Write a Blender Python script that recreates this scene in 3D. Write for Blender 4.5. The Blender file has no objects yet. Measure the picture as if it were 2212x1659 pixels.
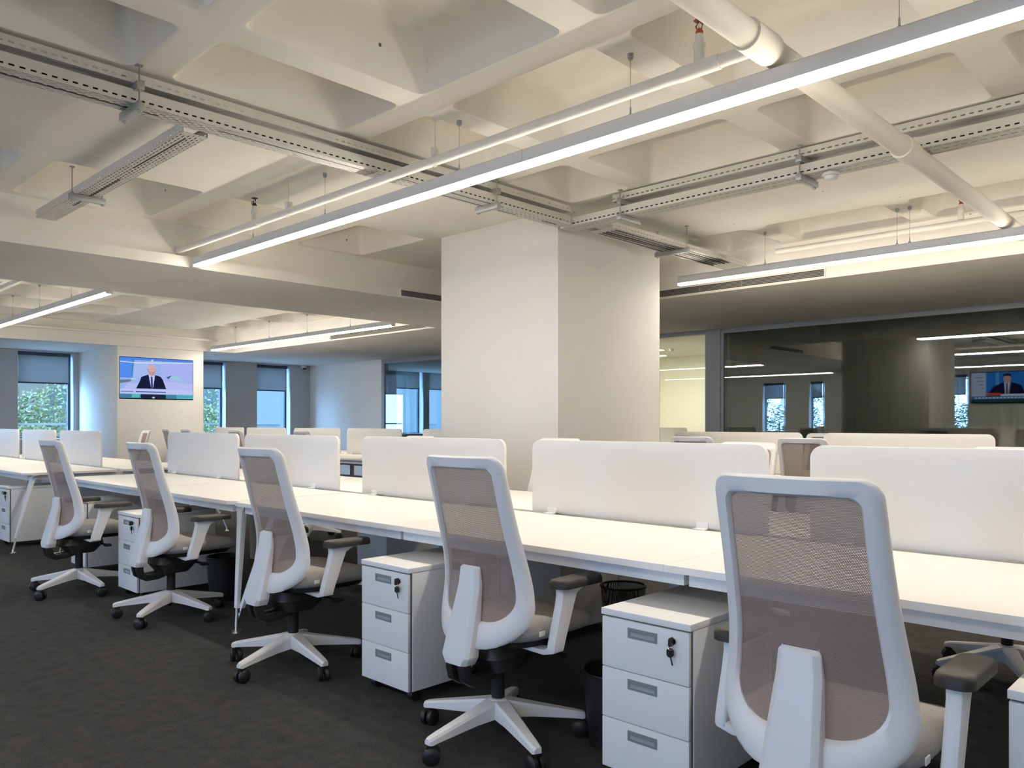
import bpy, bmesh, math, random
from mathutils import Vector, Matrix
R = math.radians
random.seed(7)
sc = bpy.context.scene
col = sc.collection

# ------------------------------------------------------------------ camera, world, exposure
CAMZ = 1.24
cam_d = bpy.data.cameras.new('camera'); cam = bpy.data.objects.new('camera', cam_d); col.objects.link(cam)
cam.location = (0, 0, CAMZ); cam.rotation_euler = (R(90), 0, R(44.0))
cam_d.sensor_fit = 'HORIZONTAL'; cam_d.sensor_width = 36; cam_d.lens = 1720 / 2212 * 36
cam_d.shift_y = 82.5 / 2212; cam_d.clip_start = .05; cam_d.clip_end = 300
sc.camera = cam
w = bpy.data.worlds.new('world'); sc.world = w; w.use_nodes = True
bg = w.node_tree.nodes['Background']; bg.inputs[0].default_value = (.30, .56, 1, 1); bg.inputs[1].default_value = 25.0
sc.view_settings.view_transform = 'Standard'; sc.view_settings.look = 'None'
sc.view_settings.gamma = 1; sc.view_settings.use_curve_mapping = False
sc.view_settings.exposure = 0.06
LAMP = 58.0
sc.cycles.diffuse_bounces = 8; sc.cycles.max_bounces = 16; sc.cycles.transparent_max_bounces = 24
LAMPCOL = (1, .91, .77)

# ------------------------------------------------------------------ materials
MATS = {}
def nmat(name):
    m = bpy.data.materials.new(name); m.use_nodes = True
    nt = m.node_tree
    return m, nt, nt.nodes['Principled BSDF'], nt.nodes['Material Output']
def mat(name, colr, rough=.5, metal=0, noise=0, nscale=8, bump=0, bscale=60, spec=.5):
    m, nt, b, o = nmat(name)
    b.inputs['Base Color'].default_value = (*colr, 1); b.inputs['Roughness'].default_value = rough
    b.inputs['Metallic'].default_value = metal; b.inputs['Specular IOR Level'].default_value = spec
    tc = nt.nodes.new('ShaderNodeTexCoord')
    if noise:
        n = nt.nodes.new('ShaderNodeTexNoise'); n.inputs['Scale'].default_value = nscale; n.inputs['Detail'].default_value = 5
        nt.links.new(tc.outputs['Object'], n.inputs['Vector'])
        r = nt.nodes.new('ShaderNodeValToRGB')
        r.color_ramp.elements[0].position = .3; r.color_ramp.elements[1].position = .7
        r.color_ramp.elements[0].color = (*[c * (1 - noise) for c in colr], 1)
        r.color_ramp.elements[1].color = (*[min(1, c * (1 + noise)) for c in colr], 1)
        nt.links.new(n.outputs['Fac'], r.inputs['Fac']); nt.links.new(r.outputs['Color'], b.inputs['Base Color'])
    if bump:
        n2 = nt.nodes.new('ShaderNodeTexNoise'); n2.inputs['Scale'].default_value = bscale; n2.inputs['Detail'].default_value = 4
        nt.links.new(tc.outputs['Object'], n2.inputs['Vector'])
        bp = nt.nodes.new('ShaderNodeBump'); bp.inputs['Strength'].default_value = bump; bp.inputs['Distance'].default_value = .01
        nt.links.new(n2.outputs['Fac'], bp.inputs['Height']); nt.links.new(bp.outputs['Normal'], b.inputs['Normal'])
    MATS[name] = m
    return m
def emit(name, colr, s):
    m, nt, b, o = nmat(name); nt.nodes.remove(b)
    e = nt.nodes.new('ShaderNodeEmission'); e.inputs[0].default_value = (*colr, 1); e.inputs[1].default_value = s
    nt.links.new(e.outputs[0], o.inputs[0]); MATS[name] = m
    return m
def mathn(nt, op, a, b=None):
    n = nt.nodes.new('ShaderNodeMath'); n.operation = op
    for i, v in enumerate((a, b)):
        if v is None: continue
        if isinstance(v, (int, float)): n.inputs[i].default_value = v
        else: nt.links.new(v, n.inputs[i])
    return n.outputs[0]
def holes(name, colr, rough, metal, a1, p1, f1, a2, p2, f2, off=.5, s2=0.0):
    """perforated sheet: open slots where fract(a1/p1)<f1 and fract(a2/p2)<f2 (object space, metres)"""
    m = mat(name, colr, rough, metal); nt = m.node_tree; b = nt.nodes['Principled BSDF']; o = nt.nodes['Material Output']
    tc = nt.nodes.new('ShaderNodeTexCoord'); sp = nt.nodes.new('ShaderNodeSeparateXYZ')
    nt.links.new(tc.outputs['Object'], sp.inputs[0])
    row = mathn(nt, 'FLOOR', mathn(nt, 'DIVIDE', sp.outputs[a2], p2))
    shift = mathn(nt, 'MULTIPLY', row, off)
    u = mathn(nt, 'LESS_THAN', mathn(nt, 'FRACT', mathn(nt, 'ADD', mathn(nt, 'DIVIDE', sp.outputs[a1], p1), shift)), f1)
    v = mathn(nt, 'LESS_THAN', mathn(nt, 'FRACT', mathn(nt, 'DIVIDE', mathn(nt, 'SUBTRACT', sp.outputs[a2], s2), p2)), f2)
    f = mathn(nt, 'MULTIPLY', u, v)
    t = nt.nodes.new('ShaderNodeBsdfTransparent'); mx = nt.nodes.new('ShaderNodeMixShader')
    nt.links.new(f, mx.inputs[0]); nt.links.new(b.outputs[0], mx.inputs[1]); nt.links.new(t.outputs[0], mx.inputs[2])
    nt.links.new(mx.outputs[0], o.inputs[0])
    return m
def glass(name, refl, tint):
    m, nt, b, o = nmat(name); nt.nodes.remove(b)
    t = nt.nodes.new('ShaderNodeBsdfTransparent'); t.inputs[0].default_value = (*tint, 1)
    g = nt.nodes.new('ShaderNodeBsdfGlossy'); g.inputs['Roughness'].default_value = .0
    mx = nt.nodes.new('ShaderNodeMixShader'); mx.inputs[0].default_value = refl
    nt.links.new(t.outputs[0], mx.inputs[1]); nt.links.new(g.outputs[0], mx.inputs[2]); nt.links.new(mx.outputs[0], o.inputs[0])
    MATS[name] = m
def veil(name, colr, op, transl=.5):
    m, nt, b, o = nmat(name); nt.nodes.remove(b)
    t = nt.nodes.new('ShaderNodeBsdfTransparent')
    d = nt.nodes.new('ShaderNodeBsdfDiffuse'); d.inputs[0].default_value = (*colr, 1)
    tl = nt.nodes.new('ShaderNodeBsdfTranslucent'); tl.inputs[0].default_value = (*colr, 1)
    m1 = nt.nodes.new('ShaderNodeMixShader'); m1.inputs[0].default_value = transl
    nt.links.new(d.outputs[0], m1.inputs[1]); nt.links.new(tl.outputs[0], m1.inputs[2])
    mx = nt.nodes.new('ShaderNodeMixShader'); mx.inputs[0].default_value = op
    nt.links.new(t.outputs[0], mx.inputs[1]); nt.links.new(m1.outputs[0], mx.inputs[2]); nt.links.new(mx.outputs[0], o.inputs[0])
    MATS[name] = m

mat('ceiling_paint', (.80, .765, .70), .75, noise=.05, nscale=1.3, bump=.25, bscale=9)
_m = MATS['ceiling_paint']; nt = _m.node_tree; _b = nt.nodes['Principled BSDF']; _l = _b.inputs['Base Color'].links[0]; _src = _l.from_socket
_tc = nt.nodes.new('ShaderNodeTexCoord'); _v = nt.nodes.new('ShaderNodeTexVoronoi'); _v.inputs['Scale'].default_value = 2.6
nt.links.new(_tc.outputs['Object'], _v.inputs['Vector'])
_mx = nt.nodes.new('ShaderNodeMixRGB'); _mx.inputs[2].default_value = (.10, .085, .07, 1)
nt.links.new(mathn(nt, 'LESS_THAN', _v.outputs['Distance'], .026), _mx.inputs[0]); nt.links.new(_src, _mx.inputs[1]); nt.links.new(_mx.outputs[0], _b.inputs['Base Color'])
mat('plaster', (.77, .75, .71), .8, noise=.02, nscale=2, bump=.05, bscale=40)
mat('pillar_paint', (.67, .655, .63), .8, noise=.02, nscale=2, bump=.05, bscale=40)
mat('grey_wall', (.44, .45, .47), .8, noise=.02, nscale=2)
mat('cream_wall', (.86, .83, .70), .8)
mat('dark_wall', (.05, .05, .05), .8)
mat('laminate', (.88, .86, .82), .38)
mat('laminate_edge', (.80, .79, .79), .4)
mat('screen_panel', (.80, .78, .75), .45)
mat('white_metal', (.72, .74, .77), .35)
mat('white_plastic', (.76, .76, .78), .42)
mat('cabinet_white', (.80, .80, .80), .4)
mat('cabinet_gap', (.12, .12, .12), .6)
mat('handle_grey', (.30, .33, .36), .35, .3)
mat('handle_recess', (.55, .58, .60), .3, .5)
mat('seat_fabric', (.36, .345, .335), .9, noise=.12, nscale=180, bump=.2, bscale=400)
mat('black_plastic', (.013, .013, .015), .42)
mat('pad_black', (.028, .026, .024), .55)
mat('chrome', (.8, .8, .82), .15, 1)
mat('galvanised', (.62, .61, .59), .42, .6, noise=.08, nscale=30)
mat('tray_paint', (.66, .64, .60), .45, .25)
mat('bracket_metal', (.42, .43, .44), .4, .8)
mat('aluminium', (.60, .60, .61), .45, .3)
mat('frame_grey', (.28, .29, .30), .45, .2)
mat('frame_dark', (.03, .05, .09), .4)
mat('red_brass', (.42, .10, .06), .4, .5)
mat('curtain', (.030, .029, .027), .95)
mat('tag_white', (.8, .8, .78), .7)
mat('bark', (.09, .06, .04), .9)
mat('leaf', (.075, .088, .022), .6, noise=.4, nscale=3)
mat('facade', (.088, .068, .042), .8)
mat('facade_blue', (.030, .038, .040), .7)
mat('facade_glass', (.02, .022, .022), .3)
mat('ground', (.42, .42, .38), .9)
mat('tv_case', (.012, .012, .014), .25)
mat('vent_dark', (.05, .048, .045), .7)
mat('vent_slat', (.26, .25, .23), .5)
mat('bin_wire', (.02, .02, .02), .4, .3)
emit('lamp_opal', LAMPCOL, LAMP)
emit('lamp_opal_dimmed', LAMPCOL, LAMP * .7)
emit('added_panel_light', (1, .93, .80), 85)  # glow of the unseen lamp added in the cream room
holes('tray_bottom', (.66, .64, .60), .45, .25, 0, .050, .66, 1, .0215, .34)
holes('tray_side', (.66, .64, .60), .45, .25, 0, .045, .55, 2, .200, .045, off=0, s2=.016)
holes('mesh_fabric', (.285, .215, .19), .8, 0, 0, .0032, .38, 2, .0036, .38)
holes('bin_mesh', (.02, .02, .02), .4, .3, 0, .006, .6, 2, .006, .6, off=0)
glass('pane_clear', .08, (.92, .96, .97))
glass('pane_office', .10, (.90, .94, .93))
glass('pane_cream', .02, (.95, .97, .95))
glass('pane_dark', .14, (.80, .84, .83))
veil('blind_fabric', (.30, .29, .28), .84, .35)
# carpet
m = mat('carpet', (.040, .039, .038), .95, bump=.6, bscale=500, spec=.15)
nt = m.node_tree; b = nt.nodes['Principled BSDF']; tc = nt.nodes.new('ShaderNodeTexCoord')
n1 = nt.nodes.new('ShaderNodeTexNoise'); n1.inputs['Scale'].default_value = 140; n1.inputs['Detail'].default_value = 6
n2 = nt.nodes.new('ShaderNodeTexNoise'); n2.inputs['Scale'].default_value = 14; n2.inputs['Detail'].default_value = 4
rr = nt.nodes.new('ShaderNodeValToRGB'); rr.color_ramp.elements[0].position = .3; rr.color_ramp.elements[1].position = .72
rr.color_ramp.elements[0].color = (.030, .030, .031, 1); rr.color_ramp.elements[1].color = (.100, .098, .094, 1)
av = mathn(nt, 'ADD', mathn(nt, 'MULTIPLY', n1.outputs['Fac'], .65), mathn(nt, 'MULTIPLY', n2.outputs['Fac'], .35))
for n in (n1, n2): nt.links.new(tc.outputs['Object'], n.inputs['Vector'])
nt.links.new(av, rr.inputs['Fac']); nt.links.new(rr.outputs['Color'], b.inputs['Base Color'])

# ------------------------------------------------------------------ mesh helpers
class MB:
    def __init__(s): s.v = []; s.f = []
    def add(s, vs, fs):
        o = len(s.v); s.v += [tuple(v) for v in vs]; s.f += [tuple(i + o for i in f) for f in fs]; return s
    def box(s, x0, x1, y0, y1, z0, z1):
        return s.add([(x0,y0,z0),(x1,y0,z0),(x1,y1,z0),(x0,y1,z0),(x0,y0,z1),(x1,y0,z1),(x1,y1,z1),(x0,y1,z1)],
                     [(0,3,2,1),(4,5,6,7),(0,1,5,4),(1,2,6,5),(2,3,7,6),(3,0,4,7)])
    def loft(s, rings, caps=True, closed=False):
        n = len(rings[0]); vs = [p for r in rings for p in r]; fs = []
        m = len(rings)
        for i in range(m if closed else m - 1):
            a = i * n; b_ = ((i + 1) % m) * n
            for j in range(n):
                k = (j + 1) % n
                fs.append((a + j, a + k, b_ + k, b_ + j))
        if caps and not closed:
            fs.append(tuple(reversed(range(n)))); fs.append(tuple(range((m - 1) * n, m * n)))
        return s.add(vs, fs)
    def tube(s, p, r, n=12):
        p = [Vector(q) for q in p]; rings = []
        rs = r if isinstance(r, (list, tuple)) else [r] * len(p)
        prev = None
        for i, q in enumerate(p):
            d = (p[min(i + 1, len(p) - 1)] - p[max(i - 1, 0)]).normalized()
            up = Vector((0, 0, 1)) if abs(d.z) < .95 else Vector((1, 0, 0))
            a = d.cross(up).normalized(); c = a.cross(d).normalized()
            rings.append([q + (a * math.cos(2 * math.pi * k / n) + c * math.sin(2 * math.pi * k / n)) * rs[i] for k in range(n)])
        return s.loft(rings)
    def lathe(s, prof, c=(0, 0, 0), n=20):
        rings = [[(c[0] + r * math.cos(2 * math.pi * k / n), c[1] + r * math.sin(2 * math.pi * k / n), c[2] + z) for k in range(n)] for r, z in prof]
        return s.loft(rings)
    def prism(s, poly, f0, f1):
        return s.loft([[f0(*p) for p in poly], [f1(*p) for p in poly]])
    def build(s, name, mt, parent=None, bevel=0, smooth=False, seg=2, angle=35):
        me = bpy.data.meshes.new(name); me.from_pydata(s.v, [], s.f)
        bm = bmesh.new(); bm.from_mesh(me); bmesh.ops.recalc_face_normals(bm, faces=bm.faces)
        if bevel: bmesh.ops.bevel(bm, geom=[e for e in bm.edges if e.is_manifold and e.calc_face_angle(0) > .5], offset=bevel, segments=seg, affect='EDGES', profile=.6, clamp_overlap=True)
        bm.to_mesh(me); bm.free()
        if smooth or bevel:
            me.shade_smooth(); me.set_sharp_from_angle(angle=R(angle))
        me.materials.append(MATS[mt])
        o = bpy.data.objects.new(name, me); col.objects.link(o)
        if parent: o.parent = parent
        return o
def tag(o, label, cat, group=None, kind=None):
    if label: o['label'] = label
    if cat: o['category'] = cat
    if group: o['group'] = group
    if kind: o['kind'] = kind
    return o
def empty(name, loc=(0, 0, 0), rz=0, label=None, cat=None, group=None):
    o = bpy.data.objects.new(name, None); col.objects.link(o); o.location = loc; o.rotation_euler = (0, 0, rz)
    o.empty_display_size = .1
    return tag(o, label, cat, group)
def struct(o, label=None, cat='structure'):
    o['kind'] = 'structure'
    if label: o['label'] = label; o['category'] = cat
    return o
def dup(root, loc, rz=0, label=None, group=None):
    r = root.copy(); col.objects.link(r); r.location = loc; r.rotation_euler = (0, 0, rz)
    if label: r['label'] = label
    if group: r['group'] = group
    for ch in list(root.children):
        c = ch.copy(); col.objects.link(c); c.parent = r
        for g in list(ch.children):
            d = g.copy(); col.objects.link(d); d.parent = c
    return r
def B(x0, x1, y0, y1, z0, z1): return MB().box(x0, x1, y0, y1, z0, z1)
def rrect(x0, x1, y0, y1, r, n=5):
    pts = []
    for cx, cy, a0 in ((x1 - r, y0 + r, -90), (x1 - r, y1 - r, 0), (x0 + r, y1 - r, 90), (x0 + r, y0 + r, 180)):
        for k in range(n + 1):
            a = R(a0 + 90 * k / n); pts.append((cx + r * math.cos(a), cy + r * math.sin(a)))
    return pts

# ------------------------------------------------------------------ room shell
XW, YG, YB, XR = -17.5, 10.9, -3.4, 5.0       # window wall, glass partition, rear wall, right wall
ZR, ZS, ZC = 3.05, 2.65, 3.40                 # rib underside, soffit underside, coffer top
struct(B(XW - .4, XR + .3, YB - .3, 17.6, -.12, 0).build('floor', 'carpet'), 'dark charcoal carpet floor of the open office', 'floor')

XC1 = [(-7.17, -6.10), (-4.22, -3.63), (-3.43, -2.40), (-2.19, -1.16), (-.95, .08), (.29, 1.32), (1.53, 2.56), (2.77, 3.80), (4.0, 4.95)]
XC0 = [(-15.3, -14.35), (-14.15, -13.1), (-12.9, -11.85), (-11.65, -10.6), (-10.4, -9.35)]
YC = [(-3.25, -2.21), (-2.01, -.95), (-.75, .31), (.51, 1.57), (1.77, 2.83), (3.03, 4.09), (4.29, 5.08), (6.90, 7.68)]
def waffle(xs, ys, X0, X1, Y0, Y1):
    mb = MB()
    def cells(iv, a, b):
        out = []; p = a
        for i, (s0, s1) in enumerate(iv):
            nxt = iv[i + 1][0] if i + 1 < len(iv) else b + (b - s1)
            g = nxt - s1
            c1 = b if i + 1 == len(iv) else (s1 + .1 if g > .5 else (s1 + nxt) / 2)
            c0 = s0 - .1 if s0 - p > .25 else p
            if c0 - p > 1e-4: out.append((p, c0, None))
            out.append((c0, c1, (s0, s1))); p = c1
        return out
    cx = cells(xs, X0, X1); cy = cells(ys, Y0, Y1)
    for (a, b_, hx) in cx:
        for (c, d, hy) in cy:
            if hx is None or hy is None:
                mb.add([(a, c, ZR), (b_, c, ZR), (b_, d, ZR), (a, d, ZR)], [(0, 1, 2, 3)]); continue
            def rr2(i, r):
                x0, x1, y0, y1 = hx[0] + i, hx[1] - i, hy[0] + i, hy[1] - i; g = .02; pts = []
                for cx_, cy_, a0, d in ((x1 - r, y0 + r, -90, (1, 0)), (x1 - r, y1 - r, 0, (0, 1)), (x0 + r, y1 - r, 90, (-1, 0)), (x0 + r, y0 + r, 180, (0, -1))):
                    arc = [(cx_ + r * math.cos(R(a0 + 18 * k)), cy_ + r * math.sin(R(a0 + 18 * k))) for k in range(6)]
                    e = (-d[1], d[0])
                    pts += [(arc[0][0] - d[0] * g, arc[0][1] - d[1] * g)] + arc + [(arc[-1][0] + e[0] * g, arc[-1][1] + e[1] * g)]
                return pts
            loops = [(-.03, .07, 0), (-.012, .06, 0), (-.003, .055, .004), (.0, .05, .014), (.006, .05, .04), (.040, .055, ZC - ZR - .07), (.048, .06, ZC - ZR - .035), (.070, .06, ZC - ZR - .008), (.10, .06, ZC - ZR), (.13, .06, ZC - ZR)]
            L2 = [[(x, y, ZR + z) for x, y in rr2(i, r)] for i, r, z in loops]
            n = len(L2[0])
            out = [[(b_, c), (b_, d), (a, d), (a, c)][i // 8] for i in range(n)]
            mb.loft([[(x, y, ZR) for x, y in out]] + L2, caps=False)
            k = len(mb.v); mb.f.append(tuple(range(k - n, k)))
    return mb
mbw = waffle(XC1, YC, -7.24, XR, YB, 7.75)
m2 = waffle(XC0, YC, -15.4, -9.04, YB, 7.75)
mbw.add(m2.v, m2.f)
mbw.add([(XW-.4, YB-.3, 3.6), (XR+.3, YB-.3, 3.6), (XR+.3, 17.6, 3.6), (XW-.4, 17.6, 3.6)], [(0, 1, 2, 3)])
bm = bmesh.new(); me = bpy.data.meshes.new('ceiling'); me.from_pydata(mbw.v, [], mbw.f)
bm.from_mesh(me); bmesh.ops.remove_doubles(bm, verts=bm.verts, dist=.0005); bmesh.ops.dissolve_degenerate(bm, dist=.0003, edges=bm.edges); bm.to_mesh(me); bm.free()
me.shade_smooth(); me.set_sharp_from_angle(angle=R(40)); me.materials.append(MATS['ceiling_paint'])
ceil = bpy.data.objects.new('ceiling', me); col.objects.link(ceil)
struct(ceil, 'cream painted concrete waffle slab ceiling with square coffers', 'ceiling')

# dropped bulkhead running away from the camera, soffits along glass wall and windows
mb = B(-9.04, -7.24, YB, 7.75, ZS + .1, 3.5); mb.box(-9.06, -7.16, YB, 7.75, ZS, ZS + .099)
struct(mb.build('trim_1', 'ceiling_paint'), 'dropped plaster bulkhead crossing the ceiling', 'bulkhead')
struct(B(XW, XR, 7.75, YG + .05, ZS, 3.5).build('trim_2', 'ceiling_paint'), 'dropped soffit in front of glass partition', 'soffit')
mb = B(XW, -15.4, YB, 7.75, ZS + .061, 3.5); mb.box(XW, -15.36, YB, 7.75, ZS - .0, ZS + .06)
struct(mb.build('trim_3', 'ceiling_paint'), 'dropped soffit in front of window wall', 'soffit')
# ceiling of the rooms behind the glass
struct(B(XW, XR, YG + .05, 17.5, ZS, 3.5).build('trim_4', 'plaster'), 'flat white ceiling of rooms behind the glass', 'ceiling')

# pillars
struct(B(-5.93, -4.42, 5.14, 6.68, 0, ZR).build('wall_pillar', 'pillar_paint', bevel=.004), 'large square white pillar behind the front desks', 'pillar')
struct(B(XW, -15.42, 5.5, 7.13, 0, ZS + .01).build('wall_pillar_window', 'plaster', bevel=.004), 'white pillar by the windows carrying the television', 'pillar')

# walls with openings
def wall_open(name, axis, pos, th, a0, a1, z0, z1, ops, mt, label):
    """axis 'x': wall plane x=pos, runs along y ; axis 'y': plane y=pos, runs along x ; ops = [(s0,s1,zb,zt)]"""
    mb = MB()
    def bx(s0, s1, za, zb):
        if s1 - s0 < 1e-4 or zb - za < 1e-4: return
        if axis == 'x': mb.box(pos - th, pos, s0, s1, za, zb)
        else: mb.box(s0, s1, pos - th, pos, za, zb)
    p = a0
    for s0, s1, zb, zt in sorted(ops):
        bx(p, s0, z0, z1); bx(s0, s1, z0, zb); bx(s0, s1, zt, z1); p = s1
    bx(p, a1, z0, z1)
    return struct(mb.build(name, mt), label, 'wall')
WOPS = [(1.2, 2.1, .9, 2.62), (4.42, 5.40, .9, 2.62), (7.72, 8.62, .9, 2.62), (9.40, 10.28, .9, 2.62), (13.55, 14.50, .9, 2.75), (14.72, 15.7, .9, 2.75)]
wall_open('wall_left', 'x', XW, .3, YB - .3, 17.6, 0, 3.5, WOPS, 'grey_wall', 'grey window wall at the far left')
BOPS = [(-12.55, -11.8, .9, 2.55), (-10.95, -10.5, .9, 2.55), (-9.0, -8.0, .8, 2.55), (-7.12, -6.38, .95, 2.6), (-2.5, -1.65, .8, 2.55), (.7, 1.55, .8, 2.55)]
wall_open('wall_rear', 'y', YB, .3, XW, XR, 0, 3.5, BOPS, 'plaster', 'white rear wall with windows behind the camera')
struct(B(XR, XR + .3, YB - .3, 17.6, 0, 3.5).build('wall_right', 'plaster'), 'white side wall beyond the right edge', 'wall')
struct(B(XW, -14.55, YG - .06, YG + .06, 0, ZS).build('wall_back', 'plaster'), 'short white wall in the corner beside the windows', 'wall')
# rooms behind the glass
struct(B(XW, XR, 17.3, 17.5, 0, ZS).build('wall_far', 'plaster'), 'far wall of the meeting room behind glass', 'wall')
struct(B(-10.62, -10.5, YG + .06, 17.3, 0, ZS).build('wall_partition', 'cream_wall'), 'cream partition wall of the bright room', 'wall')
struct(B(-10.5, -6.22, 14.9, 15.02, 0, ZS).build('wall_cream', 'cream_wall'), 'cream back wall of the bright room', 'wall')
mb = B(-6.22, -6.14, YG + .06, 17.3, 0, ZS)
struct(mb.build('wall_dark_side', 'cream_wall'), 'side wall between bright and dark rooms', 'wall')
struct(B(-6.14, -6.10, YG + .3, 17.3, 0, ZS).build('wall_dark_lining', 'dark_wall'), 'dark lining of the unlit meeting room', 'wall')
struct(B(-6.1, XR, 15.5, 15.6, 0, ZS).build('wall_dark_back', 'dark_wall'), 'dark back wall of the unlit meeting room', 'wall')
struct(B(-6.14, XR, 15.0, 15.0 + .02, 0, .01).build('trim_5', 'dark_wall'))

# ------------------------------------------------------------------ windows
wn = [0]
def window(axis, pos, s0, s1, zb, zt, blind, depth=.22, ins=1, mull=None, rail=None):
    wn[0] += 1
    r = empty('window_%d' % wn[0]); r['kind'] = 'structure'
    r['label'] = 'dark-framed office window %s' % ('in the grey window wall' if axis == 'x' else 'in the rear wall'); r['category'] = 'window'
    def bx(name, mt, u0, u1, d0, d1, z0, z1, par=r):
        mb = B(pos - d1, pos - d0, u0, u1, z0, z1) if axis == 'x' else B(u0, u1, pos - d1, pos - d0, z0, z1)
        return mb.build(name, mt, par)
    f = .045
    bx('window_frame', 'frame_dark', s0, s0 + f, depth - .03, depth + .03, zb, zt)
    bx('window_frame', 'frame_dark', s1 - f, s1, depth - .03, depth + .03, zb, zt)
    bx('window_frame', 'frame_dark', s0 + f, s1 - f, depth - .03, depth + .03, zt - f, zt)
    bx('window_frame', 'frame_dark', s0 + f, s1 - f, depth - .03, depth + .03, zb, zb + f)
    if mull: bx('mullion', 'frame_dark', mull - .06, mull + .06, depth - .06, depth + .04, zb + f, zt - f)
    bx('pane', 'pane_clear', s0 + f, s1 - f, depth - .004, depth + .004, zb + f, zt - f)
    bx('window_sill', 'laminate_edge', s0, s1, .0, depth - .03, zb - .0, zb + .02)
    if rail: bx('guard_rail', 'white_metal', s0 + f, s1 - f, depth + .06, depth + .09, rail - .018, rail + .018)
    if blind:
        bb = bx('roller_blind', 'blind_fabric', s0 + .03, s1 - .06, .10, .103, blind, zt - .07)
        bx('blind_bar', 'frame_dark', s0 + .03, s1 - .06, .09, .113, blind - .03, blind, bb)
        bx('blind_roller', 'frame_dark', s0 + .02, s1 - .03, .07, .135, zt - .07, zt - .005, bb)
    return r
BL = [1.6, 2.03, 2.03, 2.02, 2.2, 2.2]
for (s0, s1, zb, zt), bz in zip(WOPS, BL):
    window('x', XW, s0, s1, zb, zt, bz, rail=1.2 if s1 < 9 else None)
for (s0, s1, zb, zt) in BOPS: window('y', YB, s0, s1, zb, zt, 2.05 if s0 < -6 else 1.95)

# ------------------------------------------------------------------ glass partition
def framed_glass(n, x0, x1, pane, label, fw=.08, top=.10, mulls=(), panes=1):
    r = empty('window_%d' % n); r['kind'] = 'structure'; r['label'] = label; r['category'] = 'glass partition'
    y0, y1 = YG - .06, YG + .06
    B(x0, x0 + fw, y0, y1, 0, ZS).build('frame_post', 'frame_grey', r)
    B(x1 - fw, x1, y0, y1, 0, ZS).build('frame_post', 'frame_grey', r)
    B(x0 + fw, x1 - fw, y0, y1, ZS - top, ZS).build('frame_rail', 'frame_grey', r)
    B(x0 + fw, x1 - fw, y0, y1, 0, .08).build('frame_rail', 'frame_grey', r)
    for mx in mulls: B(mx - .02, mx + .02, y0, y1, .08, ZS - top).build('mullion', 'frame_grey', r)
    for k in range(panes):
        y = YG - .035 + .07 * k
        B(x0 + fw, x1 - fw, y - .003, y + .003, .08, ZS - top).build('pane', pane, r)
    return r
n0 = wn[0]
framed_glass(n0 + 1, -14.55, -7.30, 'pane_office', 'clear glass partition left of the pillar', fw=.10, mulls=(-11.0,))
framed_glass(n0 + 2, -7.30, -6.30, 'pane_cream', 'narrow glazed opening into the bright cream room', fw=.05, top=.06)
struct(B(-6.30, -6.09, YG - .07, YG + .07, 0, ZS).build('trim_6', 'frame_grey'), 'grey post between the glazed sections', 'post')
framed_glass(n0 + 3, -6.09, XR, 'pane_dark', 'long dark double glazed partition with reflections', fw=.05, top=.07, panes=2)
# curtain in the dark room
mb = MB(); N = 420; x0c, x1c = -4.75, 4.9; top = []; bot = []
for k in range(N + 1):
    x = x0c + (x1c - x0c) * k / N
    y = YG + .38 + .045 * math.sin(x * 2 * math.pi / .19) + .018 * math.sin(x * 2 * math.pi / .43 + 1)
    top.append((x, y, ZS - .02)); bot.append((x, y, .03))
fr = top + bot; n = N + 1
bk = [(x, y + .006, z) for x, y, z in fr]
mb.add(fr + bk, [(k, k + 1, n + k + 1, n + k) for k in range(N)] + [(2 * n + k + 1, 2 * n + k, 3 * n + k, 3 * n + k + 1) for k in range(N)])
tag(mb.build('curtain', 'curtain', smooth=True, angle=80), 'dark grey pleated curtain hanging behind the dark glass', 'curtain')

# ------------------------------------------------------------------ linear pendant lights
def ceil_z(x, y):
    for a, b_ in XC1 + XC0:
        for c, d in YC:
            if a < x < b_ and c < y < d: return ZC
    return ZR
def linear_light(x0, x1, y, label, wires, joint=None, zb=2.65, lm='lamp_opal'):
    r = empty('linear_pendant_light', ((x0 + x1) / 2, y, zb), 0, label, 'light', 'linear pendant lights')
    L = (x1 - x0) / 2
    prof = [(-.034, .020), (.034, .020), (.035, .022), (.035, .084), (.030, .090), (-.030, .090), (-.035, .084), (-.035, .022)]
    cap = [(-.036, .0), (.036, .0), (.036, .086), (.030, .091), (-.030, .091), (-.036, .086)]
    MB().prism(prof, lambda a, b: (-L, a, b), lambda a, b: (L, a, b)).build('housing', 'aluminium', r, smooth=True)
    dp = [(-.032, .020), (-.032, .007), (-.026, 0), (.026, 0), (.032, .007), (.032, .020)]
    MB().prism(dp, lambda a, b: (-L + .004, a, b), lambda a, b: (L - .004, a, b)).build('diffuser', lm, r, smooth=True)
    for k in (-1, 1):
        MB().prism(cap, lambda a, b: (k * L, a, b), lambda a, b: (k * (L + .005), a, b)).build('end_cap', 'white_metal', r)
    for wx in wires:
        ZA = ceil_z(wx, y); wx -= (x0 + x1) / 2
        o = MB().tube([(wx, 0, .090), (wx, 0, ZA - zb)], .0016, 6).build('suspension_wire', 'bracket_metal', r)
        MB().lathe([(.012, .090), (.012, .100), (.005, .107), (.004, .137), (.001, .14)], (wx, 0, 0), 10).build('wire_grip', 'bracket_metal', o)
        MB().lathe([(.011, ZA - zb - .03), (.011, ZA - zb - .022), (.016, ZA - zb - .02), (.016, ZA - zb)], (wx, 0, 0), 10).build('ceiling_rose', 'bracket_metal', o)
    if joint:
        for jx in joint:
            jx -= (x0 + x1) / 2
            B(jx - .002, jx + .002, -.0355, .0355, .021, .0905).build('housing_joint', 'bracket_metal', r)
    return r
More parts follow.
